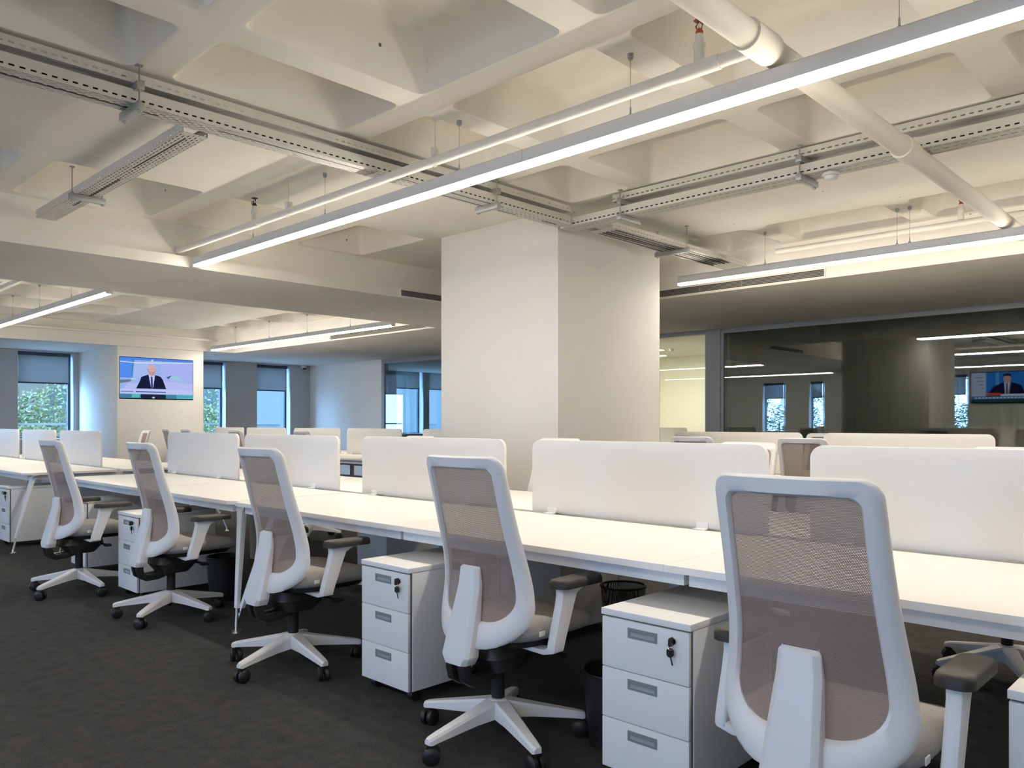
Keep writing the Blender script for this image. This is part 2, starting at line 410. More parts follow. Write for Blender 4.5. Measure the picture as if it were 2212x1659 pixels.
linear_light(-7.09, 1.6, 3.22, 'long bright linear pendant light above the front desk row', (-6.06, -5.0, -3.55, -2.30, -1.05, .18), (-3.0, -.2))
linear_light(-4.47, 2.6, 7.12, 'linear pendant light at right, right of the big white pillar', (-3.53, -2.34, -2.24, -1.05, .18), (-.5,))
linear_light(-14.9, -9.27, 3.22, 'linear pendant light at the far left beyond the bulkhead', (-14.25, -13.0, -11.75, -10.5))
linear_light(-15.2, -9.41, 7.22, 'linear pendant light right of the wall television', (-14.25, -13.0, -11.75, -10.5))
linear_light(-7.0, 2.6, -1.15, 'linear pendant light behind the camera, mirrored in dark glass', (-6.0, -3.53, -1.05, 1.42), lm='lamp_opal_dimmed')
linear_light(-14.9, -9.3, -1.15, 'linear pendant light behind the bulkhead at the rear', (-14.25, -11.75, -10.5), lm='lamp_opal_dimmed')

# ------------------------------------------------------------------ air grilles
def grille(x0, x1, y, z0, z1, label, axis='y', sub=()):
    r = empty('air_grille', (0, 0, 0), 0, label, 'vent', 'ceiling air grilles')
    def bx(n, mt, a0, a1, d0, d1, za, zb):
        return (B(a0, a1, y - d1, y - d0, za, zb) if axis == 'y' else B(y + d0, y + d1, a0, a1, za, zb)).build(n, mt, r)
    bx('backing', 'vent_dark', x0, x1, .0, .004, z0, z1)
    f = .012
    bx('frame', 'ceiling_paint', x0 - f, x1 + f, .0, .014, z1, z1 + f); bx('frame', 'ceiling_paint', x0 - f, x1 + f, .0, .014, z0 - f, z0)
    bx('frame', 'ceiling_paint', x0 - f, x0, .0, .014, z0, z1); bx('frame', 'ceiling_paint', x1, x1 + f, .0, .014, z0, z1)
    n = 4
    for k in range(n):
        zc = z0 + (z1 - z0) * (k + 1) / (n + 1)
        bx('slat', 'vent_slat', x0, x1, .004, .013, zc - .003, zc + .003)
    for s in sub: bx('divider', 'vent_slat', s - .004, s + .004, .004, .0135, z0, z1)
    return r
grille(-6.3, -3.22, 7.75, 2.672, 2.742, 'long slotted air grille behind the right-hand pendant light', sub=(-4.6, -4.1))
grille(-11.85, -9.3, 7.75, 2.672, 2.742, 'slotted air grille on soffit left of the pillar', sub=(-10.9, -10.2))
g = grille(5.60, 7.1, -7.16, 2.672, 2.736, 'short slotted air grille at end of the bulkhead', axis='x')

# ------------------------------------------------------------------ cable trays
def tray(p0, p1, z, wd, h, label, name='cable_tray'):
    """ladder of perforated sheet: local x along the run"""
    p0 = Vector((*p0, z)); p1 = Vector((*p1, z)); d = p1 - p0; L = d.length
    r = empty(name, p0, math.atan2(d.y, d.x), label, 'cable tray', 'perforated cable trays')
    t = .0022
    B(0, L, -wd / 2, wd / 2, 0, t).build('tray_floor', 'tray_bottom', r)
    for s in (-1, 1):
        o = B(0, L, s * wd / 2 - t / 2, s * wd / 2 + t / 2, .0, h).build('side_wall', 'tray_side', r)
        B(0, L, s * wd / 2 - (.012 if s > 0 else 0), s * wd / 2 + (0 if s > 0 else .012), h - t, h + t).build('rim', 'tray_paint', o)
    return r
def hanger(x, y, z, wd, label, along='y', ztop=ZR, two=None):
    r = empty('tray_hanger', (x, y, z), 0 if along == 'x' else R(90), label, 'bracket', 'cable tray hangers')
    mb = B(-.02, .02, -wd / 2 - .05, wd / 2 + .05, -.042, -.002)
    mb.build('crossbar', 'bracket_metal', r, bevel=.003)
    for s in (-1, 1):
        o = MB().tube([(0, s * (wd / 2 + .03), -.055), (0, s * (wd / 2 + .03), ztop - z)], .005, 8).build('threaded_rod', 'bracket_metal', r)
        MB().lathe([(.013, -.05), (.013, -.042)], (0, s * (wd / 2 + .03), 0), 6).build('nut', 'bracket_metal', o)
        MB().lathe([(.013, -.002), (.013, .008)], (0, s * (wd / 2 + .03), 0), 6).build('nut', 'bracket_metal', o)
        B(-.016, .016, s * (wd / 2 + .03) - .014, s * (wd / 2 + .03) + .014, ztop - z - .006, ztop - z).build('anchor_plate', 'bracket_metal', o)
    if two:
        B(-.02, .02, -wd / 2 - .05, wd / 2 + .05, two - .042, two - .002).build('crossbar', 'bracket_metal', r, bevel=.003)
    return r
ZT = 2.86
tray((-4.26, -3.3), (-4.26, 5.03), ZT, .14, .070, 'lower of two stacked cable trays running from top left to the pillar')
tray((-4.265, -3.3), (-4.265, 5.03), ZT + .105, .14, .05, 'upper of two stacked cable trays running from top left to the pillar')
tray((-4.34, 5.157), (3.5, 5.157), ZT, .17, .068, 'lower cable tray running right from the pillar across the ceiling')
tray((-3.8, 5.165), (3.5, 5.165), ZT + .12, .17, .055, 'upper cable tray running right above the smoke detector')
tray((-4.10, 5.30), (-4.10, 7.62), ZT - .01, .26, .05, 'short wide cable tray passing right face of the pillar')
tray((-7.10, 1.99), (-4.40, 1.99), ZT, .14, .06, 'short cable tray branch hanging at the upper left')
hanger(-4.26, 1.59, ZT, .14, 'double hanger carrying the stacked trays at the upper left', 'y', two=.105)
hanger(-4.26, 4.15, ZT, .14, 'tray hanger just in front of the pillar', 'y', two=.105)
hanger(-3.70, 5.157, ZT, .17, 'tray hanger right of the tray corner at the pillar', 'x', two=.12)
hanger(-2.26, 5.157, ZT, .17, 'tray hanger beside the ceiling smoke detector', 'x', two=.12)
hanger(-.87, 5.157, ZT, .17, 'tray hanger at the right picture edge', 'x', two=.12)
hanger(-4.10, 6.4, ZT - .01, .26, 'tray hanger on the short wide tray at the pillar', 'y')
hanger(-6.15, 1.99, ZT, .14, 'tray hanger on the branch tray at the upper left', 'x')
def cables(p0, p1, z, wd, n, label, grp, layers=1):  # dark runs that put shade behind the tray slots
    p0 = Vector((*p0, z)); p1 = Vector((*p1, z)); d = p1 - p0; L = d.length; d.normalize(); q = Vector((-d.y, d.x, 0)); m_ = max(4, int(L / .5))
    for ly in range(layers):
        for k in range(n):
            o = -wd / 2 + wd * (k + .5) / n
            pts = [p0 + d * (L * i / m_) + q * (o + .0008 * math.sin(i * 1.3 + k)) + Vector((0, 0, .012 + ly * .024 + .003 * math.sin(i * .8 + k * 2))) for i in range(m_ + 1)]
            tag(MB().tube(pts, wd / n * .40, 6).build('slot_shade_cable', 'pad_black', smooth=True), label, 'cable', grp)
cables((-4.26, -3.2), (-4.26, 4.95), ZT, .115, 4, 'dark cable added to shade the slots of the stacked trays at the upper left', 'added cables in the left trays', 2)  # added so the slots look dark from below
cables((-4.3, 5.157), (3.4, 5.157), ZT, .145, 6, 'dark cable lying in the long tray right of the pillar', 'cables in the long tray', 2)  # cable band of the long tray, second layer added to darken the side slots
cables((-6.5, 1.99), (-4.5, 1.99), ZT, .115, 4, 'dark cable added to shade the slots of the branch tray at the upper left', 'added cables in the branch tray')
cables((-4.10, 5.4), (-4.10, 7.3), ZT - .01, .22, 5, 'dark cable added to shade the slots of the wide tray beside the pillar', 'added cables in the wide tray')

# ------------------------------------------------------------------ sprinkler pipes
def pipe(name, pts, r, label, fit=()):
    e = empty(name, pts[0], 0, label, 'pipe')
    o = Vector(pts[0])
    MB().tube([Vector(p) - o for p in pts], r, 18).build('pipe_run', 'ceiling_paint', e, smooth=True)
    for (a, b) in fit:
        MB().tube([Vector(a) - o, Vector(b) - o], r * 1.18, 18).build('pipe_coupling', 'ceiling_paint', e, smooth=True)
    return e
ZP, YP = 2.80, 3.10
pipe('sprinkler_pipe', [(-7.23, YP, ZP), (-1.60, YP, ZP)], .028, 'slim white sprinkler pipe above the long front light',
     [((-1.95, YP, ZP), (-1.74, YP, ZP)), ((-5.88, YP, ZP), (-5.74, YP, ZP))])
pipe('main_pipe', [(-1.55, -3.35, 2.805), (-1.55, 7.74, 2.805)], .056, 'thick white main pipe crossing the ceiling at right',
     [((-1.55, 2.96, 2.805), (-1.55, 3.16, 2.805)), ((-1.55, 4.78, 2.805), (-1.55, 4.94, 2.805))])
pipe('sprinkler_pipe', [(-3.6, 7.5, 2.93), (3, 7.5, 2.93)], .026, 'slim white sprinkler pipe behind the right-hand light')
pipe('sprinkler_pipe', [(-15.15, -2, 2.86), (-15.15, 7.3, 2.86)], .025, 'thin pipe along the soffit above the television',
     [((-15.15, 3.9, 2.86), (-15.15, 4.1, 2.86)), ((-15.15, 5.6, 2.86), (-15.15, 5.75, 2.86))])
pipe('sprinkler_pipe', [(-14.9, 2.62, 2.86), (-9.1, 2.62, 2.86)], .025, 'thin pipe beside the far left pendant light')
def sprinkler(x, y, z, label, up=True, hm='red_brass'):
    r = empty('fire_sprinkler', (x, y, z), 0, label, 'sprinkler', 'sprinkler heads')
    if up:
        MB().lathe([(.026, 0), (.024, .06), (.030, .07), (.030, .085), (.021, .10), (.018, .13)], n=14).build('riser', 'ceiling_paint', r, smooth=True)
        zz = .13
        MB().lathe([(.017, zz), (.017, zz + .014), (.011, zz + .016), (.011, zz + .024)], n=10).build('thread', hm, r, smooth=True)
        mb = MB()
        for s in (-1, 1): mb.tube([(s * .010, 0, zz + .022), (s * .017, 0, zz + .04), (0, 0, zz + .062)], .004, 6)
        mb.build('yoke', hm, r, smooth=True)
        MB().tube([(0, 0, zz + .022), (0, 0, zz + .058)], .004, 6).build('bulb', 'chrome', r)
        mb = MB(); pr_ = []
        for k in range(24):
            a = 2 * math.pi * k / 24; q = .026 if k % 2 else .020
            pr_.append((q * math.cos(a), q * math.sin(a)))
        mb.prism(pr_, lambda a, b: (a, b, zz + .060), lambda a, b: (a, b, zz + .063)); mb.build('deflector', hm, r)
    else:
        MB().lathe([(.035, 0), (.033, -.008), (.012, -.010), (.010, -.03)], n=16).build('escutcheon', 'white_metal', r, smooth=True)
        MB().lathe([(.02, -.03), (.02, -.034)], n=12).build('deflector', 'chrome', r)
    return r
sprinkler(-1.845, YP, ZP + .02, 'red sprinkler head on slim pipe near the thick pipe')
sprinkler(-5.81, YP, ZP + .01, 'sprinkler head at left end of the slim pipe', hm='black_plastic')
sprinkler(-1.95, 7.5, 2.957, 'small red sprinkler head above the right-hand light')
sprinkler(-8.4, 6.1, ZS, 'pendent sprinkler head under the bulkhead', up=False)
sprinkler(-10.2, 9.2, ZS, 'pendent sprinkler head under the soffit left of the pillar', up=False)
# pipe hanger rods
def rod(x, y, z, label):
    r = empty('pipe_hanger', (x, y, z), 0, label, 'pipe hanger', 'pipe hangers')
    MB().tube([(0, 0, .03), (0, 0, ZR - z)], .005, 8).build('threaded_rod', 'ceiling_paint', r)
    B(-.018, .018, -.022, .022, .028, .075).build('clevis', 'ceiling_paint', r, bevel=.003)
    MB().lathe([(.02, ZR - z - .008), (.02, ZR - z)], n=10).build('anchor_plate', 'ceiling_paint', r)
    MB().tube([(.0 + .034 * math.cos(a), .034 * math.sin(a) * 0, .034 * math.sin(a)) for a in ()] or [(-.012, 0, -.033), (.012, 0, -.033)], .004, 6).build('clip', 'ceiling_paint', r)
rod(-3.63, YP, ZP, 'pipe hanger rod above the middle of the front light')
rod(-5.3, YP, ZP, 'pipe hanger rod above the left end of the front light')
# smoke detectors
def detector(x, y, z, label):
    r = empty('smoke_detector', (x, y, z), 0, label, 'smoke detector')
    MB().lathe([(.055, 0), (.055, -.012), (.050, -.018)], n=24).build('base', 'white_plastic', r, smooth=True)
    MB().lathe([(.044, -.018), (.046, -.024), (.040, -.042), (.030, -.048)], n=24).build('cap', 'white_plastic', r, smooth=True)
detector(-2.10, 5.157, ZT - .003, 'round white smoke detector under the long cable tray')
detector(-8.4, 13.1, ZS, 'smoke detector on ceiling of the bright cream room')
detector(-9.5, 13.6, ZS, 'second ceiling detector farther back in the bright room')
# security camera
r = empty('security_camera', (-17.36, 10.6, 2.58), 0, 'small dark dome security camera in the far corner', 'camera')
B(-.14, 0, -.02, .02, .0, .07).build('bracket', 'white_plastic', r); MB().lathe([(.045, .06), (.05, .02), (.045, 0)], n=16).build('housing', 'white_plastic', r, smooth=True)
MB().lathe([(.045, 0), (.042, -.02), (.028, -.04), (.008, -.046)], n=16).build('dome', 'black_plastic', r, smooth=True)

# ------------------------------------------------------------------ office chair
def lerp(tab, z):
    n = len(tab)
    if z <= tab[0][0]: return tab[0][1]
    if z >= tab[-1][0]: return tab[-1][1]
    for i in range(n - 1):
        x0, y0 = tab[i]; x1, y1 = tab[i + 1]
        if z <= x1:
            h = x1 - x0; t = (z - x0) / h
            m0 = (y1 - tab[i - 1][1]) / (x1 - tab[i - 1][0]) if i else (y1 - y0) / h
            m1 = (tab[i + 2][1] - y0) / (tab[i + 2][0] - x0) if i + 2 < n else (y1 - y0) / h
            return (2*t**3 - 3*t**2 + 1) * y0 + (t**3 - 2*t**2 + t) * h * m0 + (-2*t**3 + 3*t**2) * y1 + (t**3 - t**2) * h * m1
YS = [(.38, -.092), (.46, -.070), (.56, -.056), (.63, -.056), (.72, -.074), (.85, -.113), (1.0, -.156), (1.12, -.190)]
CC = [(.38, .105), (.6, .09), (.8, .07), (1.12, .042)]
GW = [(.38, 1.18), (.50, 1.18), (.62, 1.12), (.74, 1.05), (.88, 1.005), (1.12, .975)]
def back_y(u, z):
    q = min(1, abs(u) / (.21 * lerp(GW, z)))
    return lerp(YS, z) - lerp(CC, z) * (1 - q * q)
def outline(hw, zb, zt, rb, rt, na=8, ns=18, nb=12):
    pts = []
    def arc(cx, cz, r, a0):
        return [(cx + r * math.cos(R(a0 + 90 * k / na)), cz + r * math.sin(R(a0 + 90 * k / na))) for k in range(na + 1)]
    br = arc(hw - rb, zb + rb, rb, -90); tr = arc(hw - rt, zt - rt, rt, 0); tl = arc(-hw + rt, zt - rt, rt, 90); bl = arc(-hw + rb, zb + rb, rb, 180)
    def seg(a, b_, n): return [(a[0] + (b_[0] - a[0]) * k / n, a[1] + (b_[1] - a[1]) * k / n) for k in range(1, n)]
    pts = br + seg(br[-1], tr[0], ns) + tr + seg(tr[-1], tl[0], nb) + tl + seg(tl[-1], bl[0], ns) + bl + seg(bl[-1], br[0], nb)
    return [(u * lerp(GW, z), z) for u, z in pts]
def make_chair():
    c = empty('office_chair', (0, 0, 0), 0, 'x', 'chair', 'white mesh-back office chairs')
    OUT = outline(.210, .405, 1.115, .15, .045); INN = outline(.164, .500, 1.068, .095, .030)
    sec = [(0, .25), (.14, 1), (.5, 1.0), (.86, 1), (1, .25), (1, -.35), (.86, -1), (.14, -1), (0, -.35)]
    rings = []
    for (ou, oz), (iu, iz) in zip(OUT, INN):
        ring = []
        for a, d in sec:
            u = ou + (iu - ou) * a; z = oz + (iz - oz) * a
            ring.append((u, back_y(u, z) - d * .015, z))
        rings.append(ring)
    MB().loft(rings, closed=True).build('back_frame', 'white_plastic', c, smooth=True, angle=50)
    # mesh panel
    def hwi(z):
        best = 0
        for (u0, z0), (u1, z1) in zip(INN, INN[1:] + INN[:1]):
            if (z0 - z) * (z1 - z) <= 0 and abs(z1 - z0) > 1e-6:
                t = (z - z0) / (z1 - z0); best = max(best, u0 + (u1 - u0) * t)
        return best
    mb = MB(); nz, nu = 26, 16; vs = []
    for i in range(nz + 1):
        z = .498 + (1.070 - .498) * i / nz; h = max(hwi(min(max(z, .502), 1.066)) + .004, .06)
        for j in range(nu + 1):
            u = -h + 2 * h * j / nu; vs.append((u, back_y(u, z) + .004, z))
    mb.add(vs, [(i * (nu + 1) + j, i * (nu + 1) + j + 1, (i + 1) * (nu + 1) + j + 1, (i + 1) * (nu + 1) + j) for i in range(nz) for j in range(nu)])
    tag(mb.build('mesh_panel', 'mesh_fabric', c, smooth=True, angle=80), 'taupe see-through mesh', None)
    # rear bracket
    prof = [(.345, .056), (.375, .074), (.63, .058), (.690, .053), (.700, .044)]
    rings = []
    for z, hw in prof:
        yb = lerp(YS, max(z, .42)) - lerp(CC, z)
        y1 = yb - .052 + max(0, (z - .42)) * .13; y0 = yb + .004 if z > .40 else yb + .01
        if z > .695: y1 += .012
        rings.append([(-hw, y0, z), (-hw, y1 + .014, z), (-hw + .016, y1, z), (hw - .016, y1, z), (hw, y1 + .014, z), (hw, y0, z)])
    MB().loft(rings).build('back_bracket', 'white_plastic', c, bevel=.004)
    # black J supports from bracket to mechanism
    mb = MB()
    for s in (-1, 1):
        x = s * .032; path = [(-.205, .372), (-.210, .33), (-.200, .292), (-.17, .272), (-.10, .275), (-.02, .30)]
        rings = []
        for i, (y, z) in enumerate(path):
            p0 = path[max(i - 1, 0)]; p1 = path[min(i + 1, len(path) - 1)]
            d = Vector((0, p1[0] - p0[0], p1[1] - p0[1])).normalized(); nrm = Vector((0, -d.z, d.y)); q = Vector((x, y, z))
            rings.append([q + Vector((.017, 0, 0)) + nrm * .02, q - Vector((.017, 0, 0)) + nrm * .02, q - Vector((.017, 0, 0)) - nrm * .02, q + Vector((.017, 0, 0)) - nrm * .02])
        mb.loft(rings)
    mb.build('back_support', 'black_plastic', c, bevel=.004)
    # seat cushion (superellipse loft)
    def seat_ring(z, ins, n=40):
        r = []
        for k in range(n):
            a = 2 * math.pi * k / n; ca, sa = math.cos(a), math.sin(a); e = .42
            x = (.245 - ins) * math.copysign(abs(ca) ** e, ca); y = .115 + (.245 - ins) * math.copysign(abs(sa) ** e, sa)
            r.append((x * (1 - .12 * max(0, (.0 - y) / .13)), y, z - .022 * max(0, (y - .25) / .11) ** 2 + .012 * max(0, abs(x) / .245) ** 3))
        return r
    st = MB().loft([seat_ring(.418, .035), seat_ring(.428, .012), seat_ring(.448, .0), seat_ring(.472, .006), seat_ring(.490, .03), seat_ring(.496, .075), seat_ring(.490, .16)]).build('seat', 'seat_fabric', c, smooth=True, angle=60)
    B(.243, .246, -.03, .0, .452, .470).build('fabric_tag', 'tag_white', st)
    MB().loft([seat_ring(.395, .05), seat_ring(.418, .030)]).build('seat_pan', 'black_plastic', c, smooth=True)
    # arms
    for s in (-1, 1):
        def slab(y, z, wy): return [(s * .268, y - wy, z), (s * .276, y - wy - .006, z), (s * .304, y - wy, z), (s * .304, y + wy, z), (s * .27, y + wy, z)]
        ar = [slab(.012, .400, .026), slab(.016, .425, .030), slab(.062, .56, .036), slab(.075, .60, .040), slab(.095, .620, .062), slab(.10, .627, .068)]
        arm = MB().loft(ar).build('armrest_post', 'white_plastic', c, bevel=.004)
        fo = [[(s * .30, -.016, .397), (s * .30, .042, .397), (s * .30, .042, .430), (s * .30, -.016, .430)],
              [(s * .25, -.016, .384), (s * .25, .042, .384), (s * .25, .042, .404), (s * .25, -.016, .404)],
              [(s * .10, -.010, .386), (s * .10, .036, .386), (s * .10, .036, .396), (s * .10, -.010, .396)]]
        MB().loft(fo).build('armrest_foot', 'white_plastic', arm, bevel=.003)
        pts = rrect(s * .287 - .045, s * .287 + .045, .005, .255, .035)
        mb = MB().loft([[(x, y, .628) for x, y in pts], [(x, y, .646) for x, y in pts],
                        [(s * .287 + (x - s * .287) * .90, .13 + (y - .13) * .96, .657) for x, y in pts], [(s * .287 + (x - s * .287) * .7, .13 + (y - .13) * .88, .660) for x, y in pts]])
        mb.build('armrest_pad', 'pad_black', c, smooth=True, angle=50)
    # mechanism, gas column
    MB().loft([rrz(.10, .13, .395, .06), rrz(.11, .14, .35, .06), rrz(.07, .09, .285, .05)]).build('tilt_mechanism', 'black_plastic', c, smooth=True)
    mb = MB().tube([(.08, .10, .35), (.20, .12, .345)], .008, 8); mb.box(.19, .235, .10, .14, .337, .352); mb.build('lever', 'black_plastic', c)
    MB().lathe([(.026, .15), (.026, .30)], n=18).build('gas_column', 'black_plastic', c, smooth=True)
    return c
def rrz(hx, hy, z, r): return [(x, y + .01, z) for x, y in rrect(-hx, hx, -hy, hy, r, 4)]
_cast = {}
def add_base(c, ang):
    """five-star base; the star angle differs from chair to chair"""
    if 'arm' not in _cast:
        rr_ = []
        for x, hw, zb, zt in ((.015, .036, .100, .165), (.05, .034, .098, .160), (.13, .029, .095, .142), (.30, .022, .078, .106), (.335, .019, .072, .098), (.345, .014, .074, .094)):
            rr_.append([(x, -hw, zb), (x, -hw, zt - .008), (x, -hw + .008, zt), (x, hw - .008, zt), (x, hw, zt - .008), (x, hw, zb)])
        o = MB().loft(rr_).build('base_arm', 'white_plastic', None, smooth=True, angle=30); _cast['arm'] = o.data; bpy.data.objects.remove(o)
        mb = MB()
        for s in (-1, 1):
            n = 18; ring = lambda x, q: [(x, q * math.cos(2 * math.pi * k / n), .0325 + q * math.sin(2 * math.pi * k / n)) for k in range(n)]
            mb.loft([ring(s * .006, .030), ring(s * .009, .0325), ring(s * .024, .0325), ring(s * .030, .026), ring(s * .031, .010)])
        mb.tube([(0, 0, .03), (0, .012, .074)], .008, 8); mb.box(-.012, .012, -.012, .018, .035, .068)
        o = mb.build('caster', 'black_plastic', None, smooth=True, angle=40); _cast['caster'] = o.data; bpy.data.objects.remove(o)
        o = MB().lathe([(.034, .098), (.048, .11), (.046, .150), (.034, .166), (.027, .168)], n=20).build('base_hub', 'white_plastic', None, smooth=True); _cast['hub'] = o.data; bpy.data.objects.remove(o)
    h = bpy.data.objects.new('base_hub', _cast['hub']); col.objects.link(h); h.parent = c
    for k in range(5):
        a = R(ang + 72 * k)
        o = bpy.data.objects.new('base_arm', _cast['arm']); col.objects.link(o); o.parent = c; o.rotation_euler = (0, 0, a)
        q = bpy.data.objects.new('caster', _cast['caster']); col.objects.link(q); q.parent = c
        q.location = (.325 * math.cos(a), .325 * math.sin(a), 0); q.rotation_euler = (0, 0, a * 1.7 + ang)
chair0 = make_chair(); used = [False]
def chair(x, y, rz, label, star=0):
    if used[0]: c = dup(chair0_proto, (x, y, 0), R(rz), label)
    else: c = chair0
    c.location = (x, y, 0); c.rotation_euler = (0, 0, R(rz)); c['label'] = label
    return c, star - rz
made = []
chair0_proto = chair0
specs = [
    (-.83, 2.00, 0, 'large white-framed mesh office chair nearest the camera at right', 30),
    (-2.20, 2.20, 0, 'white-framed mesh office chair, second nearest, between two drawer pedestals', 51),
    (-3.63, 2.15, 0, 'white-framed mesh office chair in middle, beside the front desk leg', -5),
    (-5.11, 2.15, 0, 'white-framed mesh office chair, second from left in the front row', 18),
    (-6.36, 2.00, 2, 'leftmost white-framed mesh office chair of the front row', 8),
    (-.95, 4.42, 180, 'office chair across front desk row, facing the nearest chair', 10),
    (-2.40, 4.40, 176, 'office chair hidden behind the widest middle desk screen', 40),
    (-4.02, 4.52, 184, 'office chair across the desks showing in the gap before the pillar', 20),
    (-5.65, 4.45, 180, 'office chair behind the second desk screen from left', 5),
    (-7.42, 4.60, 178, 'office chair with edge leaning out right of the second screen', 33),
    (-2.72, 6.30, 0, 'office chair at second desk row showing between the right screens', 12),
    (-3.72, 6.28, 4, 'office chair top peeking over screen just right of the pillar', 25),
    (-3.70, 8.72, 180, 'office chair at far side of right rear desks by dark glass', 0),
    (-10.1, 6.30, 0, 'office chair top peeking over a screen left of the pillar', 15),
    (-12.0, 6.25, 3, 'office chair at second row below the third window', 44),
    (-13.9, 6.30, 0, 'office chair at second row below the second window', 10),
    (-14.72, 6.30, -6, 'dark-edged office chair directly below the television', 22),
    (-8.45, 8.6, 180, 'office chair at far side of left rear desks beside the pillar', 30),
    (-12.35, 4.62, 172, 'side-on office chair at the far left desks under the television pillar', 8),
]
for i, (x, y, rz, lb, st) in enumerate(specs):
    if i == 0:
        c = chair0; c.location = (x, y, 0); c.rotation_euler = (0, 0, R(rz)); c['label'] = lb
    else:
        c = dup(chair0, (x, y, 0), R(rz), lb)
    made.append((c, st - rz))
for c, st in made: add_base(c, st)

# ------------------------------------------------------------------ bench desks
DZ = .74
def bench(x0, x1, ys, yn, yf, seams, label, legs=((0, 0), (0, 0)), nx0=None, group='white bench desks'):
    """double bench: ys = centre line, yn/yf = near/far edge"""
    r = empty('bench_desk', ((x0 + x1) / 2, ys, 0), 0, label, 'desk', group)
    ox, oy = (x0 + x1) / 2, ys
    cuts = [x0] + list(seams) + [x1]
    def bx(n, mt, a0, a1, b0, b1, z0, z1, bev=0, par=r): return B(a0 - ox, a1 - ox, b0 - oy, b1 - oy, z0, z1).build(n, mt, par, bevel=bev)
    for i, (a, b_) in enumerate(zip(cuts, cuts[1:])):
        for side in (0, 1):
            aa = a if not (side == 0 and i == 0 and nx0) else nx0
            y0, y1 = (yn, ys - .035) if side == 0 else (ys + .035, yf)
            # worktop with clipped outer corners at the bench ends
            ch = .05; e = .0012
            p = [(aa + e, y0), (b_ - e, y0), (b_ - e, y1), (aa + e, y1)]
            if side == 0:
                p = ([(aa + e, y0 + ch), (aa + ch, y0)] if i == 0 else [p[0]]) + ([(b_ - ch, y0), (b_ - e, y0 + ch)] if i == len(cuts) - 2 else [p[1]]) + [p[2], p[3]]
            else:
                p = [p[0], p[1]] + ([(b_ - e, y1 - ch), (b_ - ch, y1)] if i == len(cuts) - 2 else [p[2]]) + ([(aa + ch, y1), (aa + e, y1 - ch)] if i == 0 else [p[3]])
            MB().prism(p, lambda u, v: (u - ox, v - oy, DZ - .025), lambda u, v: (u - ox, v - oy, DZ)).build('worktop', 'laminate', r, bevel=.0015)
    for y in (yn + .055, yf - .055 - .04):
        for a, b_ in zip(cuts, cuts[1:]):
            aa = max(a, nx0 or -99) if y < ys else a
            bx('rail_beam', 'white_metal', aa + .07, b_ - .001 + .05 if b_ != x1 else b_ - .07, y, y + .04, DZ - .075, DZ - .025)
    for xx in (x0 + .07, x1 - .11):
        if nx0 and xx < nx0: bx('end_beam', 'white_metal', xx, xx + .04, ys, yf - .1, DZ - .075, DZ - .026)
        else: bx('end_beam', 'white_metal', xx, xx + .04, yn + .1, yf - .1, DZ - .0755, DZ - .0255)
    bx('cable_channel', 'aluminium', x0 + .15, x1 - .15, ys - .09, ys + .09, DZ - .17, DZ - .16)
    for s in (-1, 1): bx('channel_wall', 'aluminium', x0 + .15, x1 - .15, ys + s * .09 - .002, ys + s * .09 + .002, DZ - .17, DZ - .03)
    # corner legs: flat tapered blades flowing out of the beam, chrome glide below
    for ei, (xe, sg) in enumerate(((x0, 1), (x1, -1))):
        for side in (0, 1):
            if nx0 and ei == 0 and side == 0: xl = nx0 + .09
            else: xl = xe + sg * .09
            dx, dy, ins = (tuple(legs[ei]) + (.09,))[:3]
            if not (nx0 and ei == 0 and side == 0): xl = xe + sg * ins
            yt = (yn + .11) if side == 0 else (yf - .11); sy = -1 if side == 0 else 1
            rings = []
            for t, hw, th in ((0, .11, .020), (.03, .062, .020), (.08, .036, .019), (.2, .029, .018), (.6, .023, .015), (1, .016, .012)):
                z = (DZ - .026) + (.135 - (DZ - .026)) * t; x = xl + dx * t; y = yt + sy * dy * t
                rings.append([(x - hw - ox, y - th - oy, z), (x + hw - ox, y - th - oy, z), (x + hw - ox, y + th - oy, z), (x - hw - ox, y + th - oy, z)])
            lg = MB().loft(rings).build('leg', 'white_metal', r, bevel=.004)
            fx, fy = xl + dx * 1.14 - ox, yt + sy * dy * 1.14 - oy
            mb = MB().tube([(xl + dx - ox, yt + sy * dy - oy, .137), (fx, fy, .03)], .009, 10).lathe([(.028, 0), (.028, .004), (.012, .014), (.008, .04)], (fx, fy, 0), 16)
            mb.build('glide_foot', 'chrome', lg, smooth=True)
    # recessed centre supports at the seams
    for s in seams:
        bx('centre_support', 'white_metal', s - .38, s - .32, ys - .30, ys - .26, .0, DZ - .026, .004)
        bx('centre_support', 'white_metal', s - .38, s - .32, ys + .26, ys + .30, .0, DZ - .026, .004)
    return r
bench(-7.96, -4.775, 3.30, 2.38, 4.22, (-6.38,), 'left white bench desk of the front row', ((-.05, .14), (.36, .22, .05)))
bench(-4.755, .04, 3.30, 2.38, 4.22, (-3.16, -1.56), 'long white bench desk in the foreground of the front row', ((-.06, .20, .37), (0, .14)))
bench(.06, 3.2, 3.30, 2.38, 4.22, (1.63,), 'white bench desk beyond the right edge of the front row', ((0, .14), (0, .14)))
bench(-14.1, -8.85, 3.20, 2.28, 4.12, (-12.4, -10.75), 'white bench desk at far left near the window', ((-.05, .14), (.26, .22, .07)))
bench(-15.2, -7.0, 7.25, 6.36, 8.14, (-13.9, -12.2, -10.55, -8.8), 'white rear bench desk left of the pillar', ((-.05, .1), (.05, .1)))
bench(-4.62, 3.2, 7.25, 6.36, 8.14, (-3.1, -1.5, .1, 1.7), 'white rear bench desk right of the pillar', ((-.05, .1), (.05, .1)), nx0=-4.30)

